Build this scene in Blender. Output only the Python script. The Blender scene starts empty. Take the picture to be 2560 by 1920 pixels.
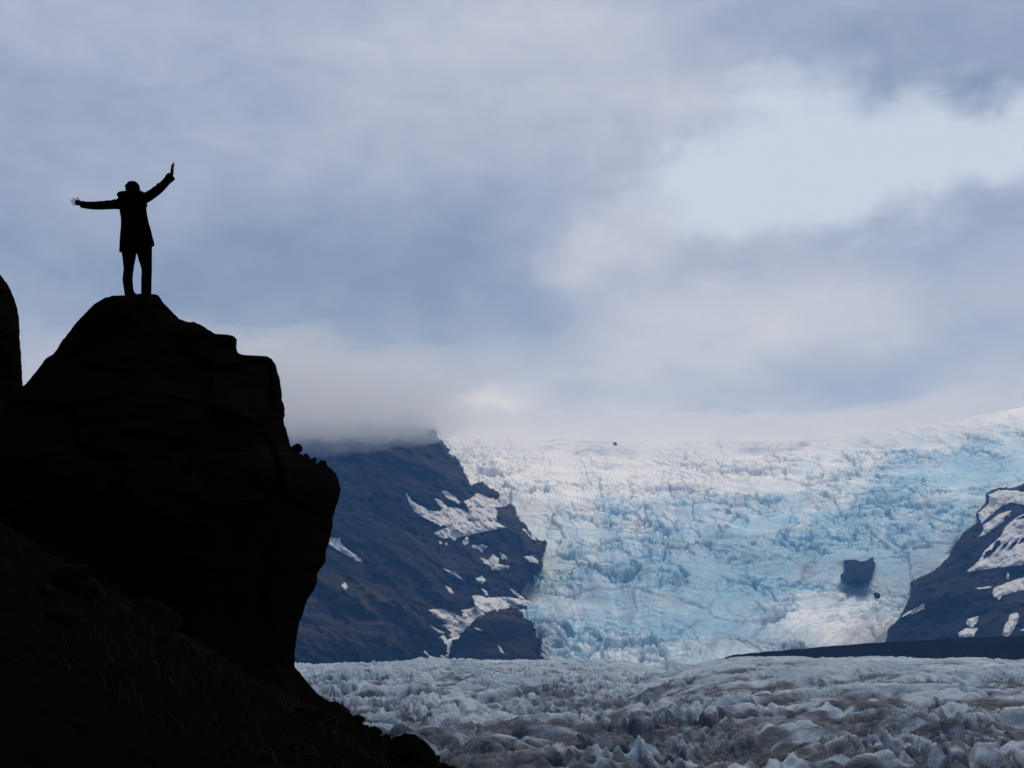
import bpy, math, random
import numpy as np
from mathutils import Vector

random.seed(7)
rng = np.random.default_rng(7)
scene = bpy.context.scene
col = scene.collection
R = math.radians

# ------------------------------------------------------------------ camera
F_PX, HORIZON = 3555.6, 1560.0                 # photograph: 2560 x 1920
PITCH = math.atan((HORIZON - 960) / F_PX)
cam_d = bpy.data.cameras.new('camera')
cam_d.lens, cam_d.sensor_width = 50.0, 36.0
cam_d.clip_start, cam_d.clip_end = 0.1, 60000
cam = bpy.data.objects.new('camera', cam_d)
cam.location = (0, 0, 0)
cam.rotation_euler = (math.pi / 2 + PITCH, 0, 0)
col.objects.link(cam)
scene.camera = cam
CP, SP = math.cos(PITCH), math.sin(PITCH)


def ray(u, v):
    a = (np.asarray(u, float) - 1280) / F_PX
    b = (960 - np.asarray(v, float)) / F_PX
    return a, CP - b * SP, SP + b * CP


def at(u, v, Y):
    """world points at depth Y seen at photograph pixel (u, v)"""
    x, y, z = ray(u, v)
    t = np.asarray(Y, float) / y
    return np.stack(np.broadcast_arrays(x * t, y * t, z * t), -1)


def V(u, v, Y):
    return Vector(at(u, v, Y))


def srgb(r, g, b):
    def f(c):
        c /= 255.0
        return c / 12.92 if c <= 0.04045 else ((c + 0.055) / 1.055) ** 2.4
    return (f(r), f(g), f(b))


# ------------------------------------------------------------------ world
SUN_AZ, SUN_EL = R(28), R(54)                  # veiled sun ahead, behind the cloud opening
world = bpy.data.worlds.new('World')
scene.world = world
world.use_nodes = True
nt = world.node_tree
nt.nodes.clear()


def node(t, kind, **kw):
    n = t.nodes.new(kind)
    for k, val in kw.items():
        if k == 'ins':
            for i, x in val.items():
                if hasattr(x, 'is_output') or isinstance(x, bpy.types.NodeSocket):
                    t.links.new(x, n.inputs[i])
                else:
                    n.inputs[i].default_value = x
        else:
            setattr(n, k, val)
    return n


def math_n(t, op, a, b=None, c=None, clamp=False):
    n = t.nodes.new('ShaderNodeMath')
    n.operation = op
    n.use_clamp = clamp
    for i, x in enumerate((a, b, c)):
        if x is None:
            continue
        if isinstance(x, bpy.types.NodeSocket):
            t.links.new(x, n.inputs[i])
        else:
            n.inputs[i].default_value = x
    return n.outputs[0]


def vmath(t, op, a, b):
    n = t.nodes.new('ShaderNodeVectorMath')
    n.operation = op
    for i, x in enumerate((a, b)):
        if isinstance(x, bpy.types.NodeSocket):
            t.links.new(x, n.inputs[i])
        else:
            n.inputs[i].default_value = x
    return n.outputs['Value'] if op in ('DOT_PRODUCT', 'LENGTH') else n.outputs['Vector']


def ramp(t, fac, stops, interp='LINEAR'):
    n = t.nodes.new('ShaderNodeValToRGB')
    cr = n.color_ramp
    cr.interpolation = interp
    while len(cr.elements) < len(stops):
        cr.elements.new(0.5)
    for e, (p, c) in zip(cr.elements, stops):
        e.position = p
        e.color = (*c, 1)
    t.links.new(fac, n.inputs[0])
    return n.outputs[0]


def mixc(t, fac, a, b, mode='MIX'):
    n = t.nodes.new('ShaderNodeMix')
    n.data_type = 'RGBA'
    n.blend_type = mode
    for s, x in ((n.inputs[0], fac), (n.inputs[6], a), (n.inputs[7], b)):
        if isinstance(x, bpy.types.NodeSocket):
            t.links.new(x, s)
        else:
            s.default_value = x if not isinstance(x, tuple) else (*x[:3], 1)
    return n.outputs[2]


def noise_n(t, vec, scale, detail=5, rough=0.5, out='Fac', **kw):
    n = t.nodes.new('ShaderNodeTexNoise')
    n.inputs['Scale'].default_value = scale
    n.inputs['Detail'].default_value = detail
    n.inputs['Roughness'].default_value = rough
    for k, x in kw.items():
        n.inputs[k].default_value = x
    if vec is not None:
        t.links.new(vec, n.inputs['Vector'])
    return n.outputs['Fac' if out == 'Fac' else 'Color']


tc = nt.nodes.new('ShaderNodeTexCoord')
dirv = tc.outputs['Generated']
sep = node(nt, 'ShaderNodeSeparateXYZ', ins={0: dirv})
AZ = math_n(nt, 'ARCTAN2', sep.outputs[0], sep.outputs[1])
EL = math_n(nt, 'ARCSINE', sep.outputs[2])
# cloud-shaped warp of the direction coordinates
w1 = noise_n(nt, dirv, 9.0, 4, 0.55, out='Color')
w2 = noise_n(nt, dirv, 40.0, 4, 0.6, out='Color')
s1 = node(nt, 'ShaderNodeSeparateXYZ', ins={0: w1})
s2 = node(nt, 'ShaderNodeSeparateXYZ', ins={0: w2})


def warped(base, a, b, k1, k2):
    x = math_n(nt, 'MULTIPLY_ADD', math_n(nt, 'SUBTRACT', a, 0.5), k1, base)
    return math_n(nt, 'MULTIPLY_ADD', math_n(nt, 'SUBTRACT', b, 0.5), k2, x)


AZw = warped(AZ, s1.outputs[0], s2.outputs[0], 0.16, 0.030)
ELw = warped(EL, s1.outputs[1], s2.outputs[1], 0.10, 0.020)
cv = node(nt, 'ShaderNodeCombineXYZ', ins={0: AZw, 1: ELw, 2: 1.0}).outputs[0]


def blob(u, v, su, sv, rot, amp, total):
    x, y, z = ray(u, v)
    a0 = math.atan2(x, y)
    e0 = math.atan2(z, math.hypot(x, y))
    c, s = math.cos(R(rot)), math.sin(R(rot))
    su, sv = su / F_PX, sv / F_PX
    p = (c / su, s / su, -(c * a0 + s * e0) / su)
    q = (-s / sv, c / sv, -(-s * a0 + c * e0) / sv)
    d1 = vmath(nt, 'DOT_PRODUCT', cv, p)
    d2 = vmath(nt, 'DOT_PRODUCT', cv, q)
    r2 = math_n(nt, 'MULTIPLY_ADD', d1, d1, math_n(nt, 'MULTIPLY', d2, d2))
    g = math_n(nt, 'EXPONENT', math_n(nt, 'MULTIPLY', r2, -0.5))
    return math_n(nt, 'MULTIPLY_ADD', g, amp, total)


# broad cloud brightness, the masses that the sky shows (photograph positions -> directions)
fb = noise_n(nt, dirv, 5.0, 6, 0.55, Distortion=0.6)
mp = node(nt, 'ShaderNodeMapping', ins={0: dirv})
mp.inputs['Rotation'].default_value = (0, R(18), 0)
mp.inputs['Scale'].default_value = (5, 5, 11)
fb2 = noise_n(nt, mp.outputs[0], 2.2, 6, 0.55, Distortion=0.5)
T = math_n(nt, 'MULTIPLY_ADD', math_n(nt, 'SUBTRACT', fb, 0.5), 0.34, 0.57)
T = math_n(nt, 'MULTIPLY_ADD', math_n(nt, 'SUBTRACT', fb2, 0.5), 0.30, T)
mp3 = node(nt, 'ShaderNodeMapping', ins={0: dirv})
mp3.inputs['Rotation'].default_value = (0, R(-14), 0)
mp3.inputs['Scale'].default_value = (12, 12, 26)
fb3 = noise_n(nt, mp3.outputs[0], 1.4, 9, 0.62, Distortion=0.9)
T = math_n(nt, 'MULTIPLY_ADD', math_n(nt, 'SUBTRACT', fb3, 0.5), 0.26, T)
for b in [(100, 270, 380, 90, 4, -.12), (500, 60, 420, 70, 0, .05), (200, 660, 480, 120, 0, -.24),
          (720, 770, 380, 100, 5, -.18), (980, 620, 260, 110, 10, -.14), (300, 500, 300, 60, 0, .05),
          (850, 370, 330, 70, 0, .06), (1330, 790, 190, 110, -20, -.18), (1340, 480, 170, 70, 25, -.10),
          (1540, 590, 190, 70, 15, .26), (1330, 130, 340, 120, 0, .20), (1750, 250, 200, 60, 10, .10),
          (2300, 110, 380, 120, -8, -.22), (2520, 262, 190, 50, -12, -.22), (2500, 560, 200, 60, 25, -.06),
          (2520, 800, 110, 190, 0, -.10), (2050, 770, 360, 75, 0, .20), (1650, 930, 420, 90, 0, .12),
          (950, 930, 380, 80, 0, .05), (2130, 950, 210, 55, 0, -.10), (1170, 1062, 120, 42, 0, .34),
          (1600, 1065, 380, 45, 0, .14), (2500, 960, 180, 60, 12, .14), (60, 900, 180, 160, 0, .06)]:
    T = blob(*b, T)
cloud = ramp(nt, T, [(0.0, srgb(106, 124, 152)), (0.28, srgb(131, 148, 175)), (0.5, srgb(157, 169, 195)),
                     (0.72, srgb(182, 191, 211)), (1.0, srgb(214, 219, 229))])
# lavender / grey-teal drift of the hue
hue = noise_n(nt, dirv, 3.1, 3, 0.5)
cloud = mixc(nt, math_n(nt, 'MULTIPLY', hue, 0.5), cloud,
             mixc(nt, 1.0, cloud, (1.06, 0.98, 1.0), 'MULTIPLY'))
# thin bright opening in the deck
O = 0.0
g0 = node(nt, 'ShaderNodeValue')
g0.outputs[0].default_value = 0.0
O = g0.outputs[0]
for b in [(1990, 380, 190, 105, 14, 1.0), (2250, 375, 230, 95, 2, .95), (1820, 430, 150, 80, 30, .8), (2540, 330, 190, 55, 6, .85),
          (1850, 545, 45, 55, 0, .5), (2090, 500, 190, 60, 5, .6), (1900, 190, 110, 30, 0, .5)]:
    O = blob(*b, O)
O = math_n(nt, 'MULTIPLY_ADD', math_n(nt, 'SUBTRACT', fb3, 0.5), 1.1, O)
Om = node(nt, 'ShaderNodeMapRange', interpolation_type='SMOOTHSTEP', ins={0: O, 1: 0.05, 2: 1.25}).outputs[0]
cloud = mixc(nt, math_n(nt, 'MULTIPLY', Om, 0.92), cloud, srgb(205, 217, 238))
# clouds are given in the units of the sky texture (background strength 0.07, exposure +0.5)
cloud = mixc(nt, 1.0, cloud, (10, 10, 10), 'MULTIPLY')
sky = node(nt, 'ShaderNodeTexSky', sky_type='NISHITA')
sky.sun_disc = False
sky.sun_elevation = SUN_EL
sky.sun_rotation = SUN_AZ
skyc = mixc(nt, 0.93, sky.outputs[0], cloud)
bg = node(nt, 'ShaderNodeBackground', ins={0: skyc, 1: 0.07})
wo = node(nt, 'ShaderNodeOutputWorld', ins={0: bg.outputs[0]})

sun_d = bpy.data.lights.new('sun', 'SUN')
sun_d.energy, sun_d.angle, sun_d.color = 1.15, R(22), (1.0, 0.95, 0.86)
sun = bpy.data.objects.new('sun', sun_d)
to_sun = Vector((math.sin(SUN_AZ) * math.cos(SUN_EL), math.cos(SUN_AZ) * math.cos(SUN_EL), math.sin(SUN_EL)))
sun.rotation_euler = to_sun.to_track_quat('Z', 'Y').to_euler()
col.objects.link(sun)

vs = scene.view_settings
vs.view_transform, vs.look, vs.exposure, vs.gamma = 'Standard', 'None', 0.5, 1.0
scene.cycles.volume_bounces = 6
scene.cycles.max_bounces = 8
scene.cycles.diffuse_bounces = 3
scene.cycles.use_denoising = True

# ------------------------------------------------------------------ numeric noise
_P = rng.permutation(256)
_P = np.concatenate([_P, _P, _P])
_G = np.stack([np.cos(np.arange(256) * 2 * np.pi / 256), np.sin(np.arange(256) * 2 * np.pi / 256)], -1)[rng.permutation(256)]


def perlin(x, y, seed=0):
    x = np.asarray(x, float) + seed * 17.31
    y = np.asarray(y, float) + seed * 9.77
    xi, yi = np.floor(x), np.floor(y)
    xf, yf = x - xi, y - yi
    xi, yi = xi.astype(int) & 255, yi.astype(int) & 255
    u, v = xf * xf * xf * (xf * (xf * 6 - 15) + 10), yf * yf * yf * (yf * (yf * 6 - 15) + 10)

    def g(dx, dy):
        h = _P[_P[(xi + dx) & 255] + ((yi + dy) & 255)]
        gr = _G[h]
        return gr[..., 0] * (xf - dx) + gr[..., 1] * (yf - dy)
    a = g(0, 0) * (1 - u) + g(1, 0) * u
    b = g(0, 1) * (1 - u) + g(1, 1) * u
    return (a * (1 - v) + b * v) * 1.5


def fbm(x, y, octv=4, seed=0, gain=0.5, lac=2.03):
    s, a, t = 0, 1.0, 0
    for i in range(octv):
        s = s + a * perlin(x * lac ** i, y * lac ** i, seed + i * 3)
        t += a
        a *= gain
    return s / t


def ridged(x, y, octv=3, seed=0, gain=0.5, power=1.0):
    s, a, t = 0, 1.0, 0
    for i in range(octv):
        s = s + a * (1 - np.minimum(1, np.abs(perlin(x * 2.1 ** i, y * 2.1 ** i, seed + i * 5)) * 1.7)) ** power
        t += a
        a *= gain
    return s / t


_RND = rng.random((3, 65536))


def worley(x, y, seed=0):
    """F1, F2 and a random value of the nearest cell"""
    xi, yi = np.floor(x).astype(int), np.floor(y).astype(int)
    f1 = np.full(x.shape, 9.0)
    f2 = np.full(x.shape, 9.0)
    rv = np.zeros(x.shape)
    for dx in (-1, 0, 1):
        for dy in (-1, 0, 1):
            h = ((xi + dx) * 7919 + (yi + dy) * 104729 + seed * 31337) & 65535
            d = np.hypot(xi + dx + 0.1 + 0.8 * _RND[0][h] - x, yi + dy + 0.1 + 0.8 * _RND[1][h] - y)
            near = d < f1
            f2 = np.where(near, f1, np.minimum(f2, d))
            rv = np.where(near, _RND[2][h], rv)
            f1 = np.where(near, d, f1)
    return f1, f2, rv


def sstep(a, b, x):
    t = np.clip((x - a) / (b - a), 0, 1)
    return t * t * (3 - 2 * t)


def sdf(poly, u, v):
    """signed distance in pixels, positive inside"""
    p = np.asarray(poly, float)
    q = np.roll(p, -1, 0)
    d = np.full(u.shape, 1e9)
    inside = np.zeros(u.shape, bool)
    for (ax, ay), (bx, by) in zip(p, q):
        ex, ey = bx - ax, by - ay
        t = np.clip(((u - ax) * ex + (v - ay) * ey) / (ex * ex + ey * ey + 1e-9), 0, 1)
        d = np.minimum(d, np.hypot(u - ax - t * ex, v - ay - t * ey))
        cond = ((ay > v) != (by > v))
        with np.errstate(divide='ignore', invalid='ignore'):
            xx = (bx - ax) * (v - ay) / (by - ay) + ax
        inside ^= cond & (u < xx)
    return np.where(inside, d, -d)


# ------------------------------------------------------------------ mesh + material helpers
def mesh_np(name, co, quads):
    me = bpy.data.meshes.new(name)
    co = np.ascontiguousarray(co.reshape(-1, 3), np.float32)
    used, inv = np.unique(quads, return_inverse=True)
    if len(used) < len(co):
        co, quads = np.ascontiguousarray(co[used]), inv.reshape(quads.shape)
    quads = np.ascontiguousarray(quads, np.int32)
    k = quads.shape[1]
    me.vertices.add(len(co))
    me.vertices.foreach_set('co', co.ravel())
    me.loops.add(quads.size)
    me.loops.foreach_set('vertex_index', quads.ravel())
    me.polygons.add(len(quads))
    me.polygons.foreach_set('loop_start', np.arange(0, quads.size, k, dtype=np.int32))
    me.update(calc_edges=True)
    me.validate()
    return me


def grid_quads(nr, nc, wrap=False):
    i = np.arange(nr * nc).reshape(nr, nc)
    if wrap:
        i = np.concatenate([i, i[:, :1]], 1)
    return np.stack([i[:-1, :-1], i[:-1, 1:], i[1:, 1:], i[1:, :-1]], -1).reshape(-1, 4)


def link(name, me, mat=None, parent=None, kind=None, label=None, category=None, group=None):
    o = bpy.data.objects.new(name, me)
    col.objects.link(o)
    if mat is not None:
        me.materials.append(mat)
    if parent is not None:
        o.parent = parent
    tag(o, kind, label, category, group)
    return o


def tag(o, kind=None, label=None, category=None, group=None):
    for k, val in (('kind', kind), ('label', label), ('category', category), ('group', group)):
        if val:
            o[k] = val


def attr(me, name, arr):
    a = me.attributes.new(name, 'FLOAT', 'POINT')
    a.data.foreach_set('value', np.ascontiguousarray(arr.ravel(), np.float32))


def new_mat(name, rough=0.8, spec=0.2):
    m = bpy.data.materials.new(name)
    m.use_nodes = True
    t = m.node_tree
    b = t.nodes['Principled BSDF']
    b.inputs['Roughness'].default_value = rough
    b.inputs['Specular IOR Level'].default_value = spec
    return m, t, b


def pos(t):
    return t.nodes.new('ShaderNodeNewGeometry').outputs['Position']


def objc(t):
    return t.nodes.new('ShaderNodeTexCoord').outputs['Object']


def bump(t, b, h, dist, strength=1.0):
    n = t.nodes.new('ShaderNodeBump')
    n.inputs['Distance'].default_value = dist
    n.inputs['Strength'].default_value = strength
    t.links.new(h, n.inputs['Height'])
    t.links.new(n.outputs[0], b.inputs['Normal'])


def at_n(t, name):
    n = t.nodes.new('ShaderNodeAttribute')
    n.attribute_name = name
    return n.outputs['Fac']


def scaled(t, vec, s):
    n = t.nodes.new('ShaderNodeMapping')
    n.inputs['Scale'].default_value = s
    t.links.new(vec, n.inputs[0])
    return n.outputs[0]


# dark wet lava rock
def rock_mat(name, c1, c2, scale):
    m, t, b = new_mat(name, 1.0, 0.0)
    p = pos(t)
    n1 = noise_n(t, p, scale, 8, 0.6)
    t.links.new(ramp(t, n1, [(0.3, c1), (0.7, c2)]), b.inputs['Base Color'])
    bump(t, b, noise_n(t, p, scale * 6, 8, 0.65), 0.25 / scale * 0.2)
    return m


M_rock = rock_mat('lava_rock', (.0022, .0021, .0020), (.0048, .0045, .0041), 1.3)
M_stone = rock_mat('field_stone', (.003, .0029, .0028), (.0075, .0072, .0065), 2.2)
M_pale = rock_mat('pale_stone', (.05, .055, .065), (.10, .11, .13), 6)
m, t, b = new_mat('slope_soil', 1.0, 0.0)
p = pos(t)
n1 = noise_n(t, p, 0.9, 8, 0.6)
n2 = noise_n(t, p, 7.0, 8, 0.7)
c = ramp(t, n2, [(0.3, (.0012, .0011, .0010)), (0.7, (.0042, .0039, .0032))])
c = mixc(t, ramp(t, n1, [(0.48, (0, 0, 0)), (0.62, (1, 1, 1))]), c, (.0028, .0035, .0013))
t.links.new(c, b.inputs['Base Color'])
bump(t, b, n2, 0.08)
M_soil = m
m, t, b = new_mat('grass_blade', 0.8, 0.1)
c = ramp(t, noise_n(t, pos(t), 1.5, 3), [(0.35, (.0025, .003, .0012)), (0.6, (.006, .0066, .0024)), (0.75, (.016, .014, .008))])
t.links.new(c, b.inputs['Base Color'])
M_grass = m

# ice: white / blue, darkened by debris and by painted shade
def ice_mat(name, white, blue, dirt_shade, s1, s2, bd, vary):
    m, t, b = new_mat(name, 0.55, 0.3)
    p = pos(t)
    n1 = noise_n(t, scaled(t, p, s1), 1.0, 6, 0.65)
    c = mixc(t, at_n(t, 'blue'), white, blue)
    f = math_n(t, 'MULTIPLY_ADD', math_n(t, 'SUBTRACT', n1, 0.5), vary, at_n(t, 'dirt_shade'), clamp=True)
    c = mixc(t, f, c, dirt_shade)
    t.links.new(c, b.inputs['Base Color'])
    bump(t, b, noise_n(t, scaled(t, p, s2), 1.0, 7, 0.7), bd)
    return m


M_fall = ice_mat('icefall_ice', (.94, .94, .93), (.24, .54, .73), (.22, .25, .29), (.02, .012, .03), (.06, .04, .08), 6, .45)
M_tongue = ice_mat('tongue_ice', (.47, .53, .60), (.15, .26, .35), (.008, .012, .018), (.05, .03, .09), (.18, .11, .22), 4.0, 1.5)  # dirty ice, its colours lowered further for the cloud shade over it
m, t, b = new_mat('old_snow', 0.7, 0.2)
c = ramp(t, noise_n(t, scaled(t, pos(t), (.05, .02, .06)), 1.0, 8, 0.7), [(0.34, (.34, .34, .35)), (0.5, (.58, .58, .59)), (0.68, (.72, .72, .72))])
t.links.new(c, b.inputs['Base Color'])
M_snow = m


def slope_mat(name, stops, scale, streak):
    m, t, b = new_mat(name, 0.95, 0.05)
    p = pos(t)
    n = t.nodes.new('ShaderNodeMapping')
    n.inputs['Rotation'].default_value = streak
    n.inputs['Scale'].default_value = (.35, 1, 2.0)
    t.links.new(p, n.inputs[0])
    c = ramp(t, noise_n(t, n.outputs[0], scale, 8, 0.62), stops)
    fine = noise_n(t, n.outputs[0], scale * 5, 9, 0.72)
    c = mixc(t, 1.0, c, ramp(t, fine, [(.36, (.22, .22, .22)), (.64, (1.9, 1.9, 1.9))]), 'MULTIPLY')
    t.links.new(c, b.inputs['Base Color'])
    bump(t, b, noise_n(t, p, scale * 5, 9, 0.78), 12)
    return m


M_mtn = slope_mat('mountain_rock', [(.38, (.001, .003, .005)), (.45, (.004, .004, .005)), (.51, (.044, .026, .020)), (.56, (.014, .011, .010)), (.62, (.060, .046, .010))], .0042, (0, R(33), 0))
M_mtn2 = slope_mat('right_mountain_rock', [(.38, (.003, .004, .004)), (.47, (.010, .008, .008)), (.53, (.036, .024, .020)), (.62, (.036, .030, .006))], .006, (0, R(-30), 0))
M_black = slope_mat('moraine_rubble', [(.3, (.003, .003, .004)), (.7, (.006, .006, .007))], .02, (0, 0, 0))
M_blue_rock = slope_mat('nunatak_rock', [(.3, (.006, .010, .018)), (.7, (.016, .020, .028))], .02, (0, 0, 0))


# ------------------------------------------------------------------ glacier tongue (ground below, out to 2.9 km)
def tongue_cols():
    return np.concatenate([np.linspace(-900, 590, 90), np.linspace(592, 2720, 880), np.linspace(2732, 3500, 40)])


cols = tongue_cols()
rows = np.concatenate([np.geomspace(95, 515, 50), np.geomspace(520, 2780, 540), np.linspace(2790, 3150, 16)])
U, YY = np.meshgrid(cols, rows)
X = (U - 1280) / F_PX * YY


def turned(x, y, deg):
    c, s_ = math.cos(R(deg)), math.sin(R(deg))
    return x * c + y * s_, -x * s_ + y * c


def tongue_height(X, Y):
    wx = X + 60 * fbm(X / 230, Y / 260, 3, 11) + 9 * fbm(X / 40, Y / 46, 2, 13)
    wy = Y + 66 * fbm(X / 220, Y / 250, 3, 17) + 9 * fbm(X / 38, Y / 44, 2, 19)
    a1, b1 = turned(wx, wy, 34)
    big = np.minimum(1, np.abs(perlin(a1 / 150, b1 / 50, 3)) * 1.8)            # folds with sharp gaps
    mid = np.minimum(1, np.abs(perlin(a1 / 66, b1 / 21, 23)) * 1.8)
    sml = np.minimum(1, np.abs(perlin(a1 / 26, b1 / 9, 29)) * 1.8)
    a2, b2 = turned(wx, wy, -62)
    fins = ridged(a2 / 80, b2 / 19, 2, 5, .5, 1.5)
    where = sstep(-.08, .25, fbm(X / 170, Y / 210, 2, 31) + .40 * sstep(120, -100, X) * sstep(1300, 800, Y))
    stri = where * perlin(a2 / 44, b2 / 4.4, 37) + (1 - where) * perlin(a1 / 60, b1 / 4.8, 39)
    gap = np.exp(-(perlin(a2 / 90, b2 / 17, 43) / .09) ** 2) * sstep(-.2, .15, fbm(X / 120, Y / 150, 2, 47))
    gap = np.maximum(gap, np.exp(-(perlin(a1 / 130, b1 / 30, 45) / .07) ** 2))
    z = 13 * (big ** .75 - .5) + 8 * (mid ** .75 - .5) + 3.6 * (sml ** .8 - .5) + where * 8 * (fins - .45) + 1.7 * stri - 8 * gap
    z = z + 1.5 * fbm(wx / 6, wy / 7, 3, 41) + 6 * fbm(X / 420, Y / 500, 2, 51)
    fins = np.where(gap > .3, 0, fins)
    return z, where, fins, big, mid, stri


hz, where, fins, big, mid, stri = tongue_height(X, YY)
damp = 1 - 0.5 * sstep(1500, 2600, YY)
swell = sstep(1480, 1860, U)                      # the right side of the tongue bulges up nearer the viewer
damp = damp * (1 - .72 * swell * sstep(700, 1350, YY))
Z = -67 + hz * damp - 170 * sstep(2700, 3150, YY) ** 1.2
Z += swell * (32.0 * sstep(620, 1400, YY) - 75 * sstep(1420, 2300, YY))
Z += 4.0 * np.exp(-((U - 1060) / 150) ** 2) * sstep(2000, 2600, YY)
co = np.stack([X, YY, Z], -1)
me = mesh_np('glacier_tongue', co, grid_quads(*X.shape))
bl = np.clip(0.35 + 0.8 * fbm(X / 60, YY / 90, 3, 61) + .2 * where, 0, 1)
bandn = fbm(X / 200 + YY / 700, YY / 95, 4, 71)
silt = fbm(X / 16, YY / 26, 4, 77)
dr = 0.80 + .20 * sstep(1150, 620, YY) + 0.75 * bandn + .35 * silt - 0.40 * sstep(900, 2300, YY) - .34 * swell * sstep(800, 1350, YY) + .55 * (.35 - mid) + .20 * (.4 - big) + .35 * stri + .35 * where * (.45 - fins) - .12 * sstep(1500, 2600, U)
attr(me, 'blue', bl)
attr(me, 'dirt_shade', sstep(.20, .82, dr))  # debris bands, plus the shade of troughs and cracks painted darker
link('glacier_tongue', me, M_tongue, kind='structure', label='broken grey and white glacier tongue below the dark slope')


# ------------------------------------------------------------------ icefall
VT_U = [900, 1085, 1300, 1540, 1900, 2080, 2200, 2400, 2560, 2800]
VT_V = [1080, 1084, 1094, 1100, 1104, 1098, 1080, 1046, 1016, 975]


def ice_depth(u, v):
    t = np.clip((1650 - v) / 560.0, -0.1, 1.3)
    y = 2720 + 2300 * t + 1300 * np.maximum(t, 0) ** 2.4
    return y - 500 * sstep(1900, 2700, u) * np.clip(t, 0, 1)


uc = np.linspace(1000, 2790, 730)
tr = np.linspace(0, 1, 430)
U, TT = np.meshgrid(uc, tr)
vt = np.interp(U, VT_U, VT_V)
VV = 1668 + (vt - 1668) * TT
base = at(U, VV, ice_depth(U, VV))
du = np.gradient(base, axis=1)
dv = np.gradient(base, axis=0)
nrm = np.cross(du, dv)
nrm /= np.linalg.norm(nrm, axis=-1, keepdims=True)
nrm *= np.sign(nrm[..., 2:3])
X, Y = base[..., 0], base[..., 1]
wx = X + 40 * fbm(X / 200, Y / 260, 3, 81)
wy = Y + 55 * fbm(X / 190, Y / 240, 3, 87)
f1, f2, rv = worley(wx / 17, wy / 34, 9)
k1, k2, rv3 = worley(wx / 150, wy / 260, 19)
g1, g2, rv2 = worley(wx / 64, wy / 120, 13)
edge = 1 - sstep(0.0, .22, f2 - f1)
edge2 = 1 - sstep(0.0, .14, g2 - g1)
calm = sstep(-.22, .22, fbm(X / 300, Y / 480, 4, 97) + .08)          # 0 = smooth, snowed in; 1 = broken seracs
# smooth snow apron under the nunatak, smoother far plateau
apron = np.exp(-(((U - 2080) / 110) ** 2 + ((VV - 1530) / 55) ** 2) ** 1.5) + np.exp(-(((U - 1960) / 150) ** 2 + ((VV - 1575) / 26) ** 2))
calm = np.clip(calm * (1 - .9 * np.clip(apron, 0, 1)), 0.05, 1)
plateau = sstep(0.86, 1.0, TT)
amp = (0.20 + .80 * calm) * (1 - .75 * plateau)
# flow lines of the ice, drawn together towards the foot, and the arcs across them
fl = (U - 1640) / (330 + (1668 - VV) * 1.75)
arc = VV + 90 * fl ** 2 + 14 * fbm(U / 120, VV / 60, 3, 141)
flow = fbm(fl * 16, VV / 190, 4, 143)
arcs = perlin(fl * 5, arc / 13.0, 147)
arcgap = np.exp(-(arcs / .12) ** 2) * sstep(-.1, .25, fbm(U / 170, VV / 80, 2, 149))
edge3 = 1 - sstep(0, .05, k2 - k1)
h = 6 * (rv - .5) - 5 * edge + 13 * (rv2 - .5) - 13 * edge2 * calm - 16 * arcgap - 16 * edge3 + 26 * (rv3 - .5) + 10 * flow
h = h + 12 * (ridged(wx / 120, wy / 90, 3, 101, .55) - .5) + 6 * fbm(wx / 13, wy / 22, 3, 107)
h = h * amp + 34 * fbm(X / 520, Y / 420, 3, 113) * (1 - plateau)
bands = perlin(X / 900, (Y + .25 * X) / 210, 119)
h = h + 20 * bands * (1 - plateau)
co = base + nrm * h[..., None] * np.array([.5, .5, 1.0])
# icecap receding behind the lip
back = []
lip = np.interp(uc, VT_U, VT_V)
for k, yy in enumerate([250, 650, 1200, 1900]):
    back.append(at(uc, lip + 8 + 8 * k, ice_depth(uc, lip) + yy))
co = np.concatenate([co, np.stack(back)], 0)
me = mesh_np('icefall', co, grid_quads(co.shape[0], co.shape[1]))


def gz(u, v, su, sv, a):
    return a * np.exp(-.5 * (((U - u) / su) ** 2 + ((VV - v) / sv) ** 2))


bz = .10 + .08 * sstep(1200, 1380, VV) + .12 * sstep(1800, 2300, U) + gz(1700, 1250, 200, 25, .45) + gz(1850, 1330, 330, 60, .35) + gz(2350, 1230, 260, 80, .45) + gz(2000, 1400, 260, 50, .5) \
    + gz(1560, 1540, 280, 90, .6) + gz(1850, 1520, 160, 70, .35) + gz(2500, 1160, 120, 60, .4) + gz(1750, 1430, 200, 50, .3) + gz(2250, 1420, 100, 90, .25) \
    - gz(1350, 1170, 330, 80, .4) - gz(1900, 1210, 180, 30, .2) - gz(2080, 1540, 110, 50, .6)
blue = np.clip(bz + .45 * flow + .25 * arcgap + .55 * fbm(X / 170, Y / 260, 4, 127) + .35 * (rv - .5) * calm + .30 * edge * calm + .15 * edge2, 0, 1)
dz = .01 + .12 * sstep(1250, 1450, VV) + .14 * sstep(1900, 2400, U) * sstep(1150, 1300, VV) + gz(2080, 1612, 190, 16, .75) + gz(2200, 1575, 70, 22, .5) + gz(1840, 1370, 160, 30, .22) + gz(1370, 1600, 30, 40, .4) \
    + gz(1880, 1245, 90, 25, .20) + gz(1480, 1480, 160, 30, .15) + gz(1300, 1290, 50, 25, .35) \
    - gz(2080, 1530, 90, 45, .3) - gz(1350, 1150, 300, 60, .1)
dirt_shade = np.clip(dz + .30 * fbm(X / 90, Y / 160, 4, 131) - .02 + .22 * edge2 * calm + .55 * np.maximum(flow, 0) * sstep(1180, 1450, VV) + .30 * arcgap + .25 * edge3 + .14 * (1 - calm) * sstep(1250, 1400, VV), 0, .9)  # debris streaks, plus crevasse shade painted in as dark lines
pad = np.zeros((4, len(uc)))
blue = blue * (1 - .75 * plateau)
attr(me, 'blue', np.concatenate([blue, pad], 0))
attr(me, 'dirt_shade', np.concatenate([dirt_shade, pad], 0))
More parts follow.
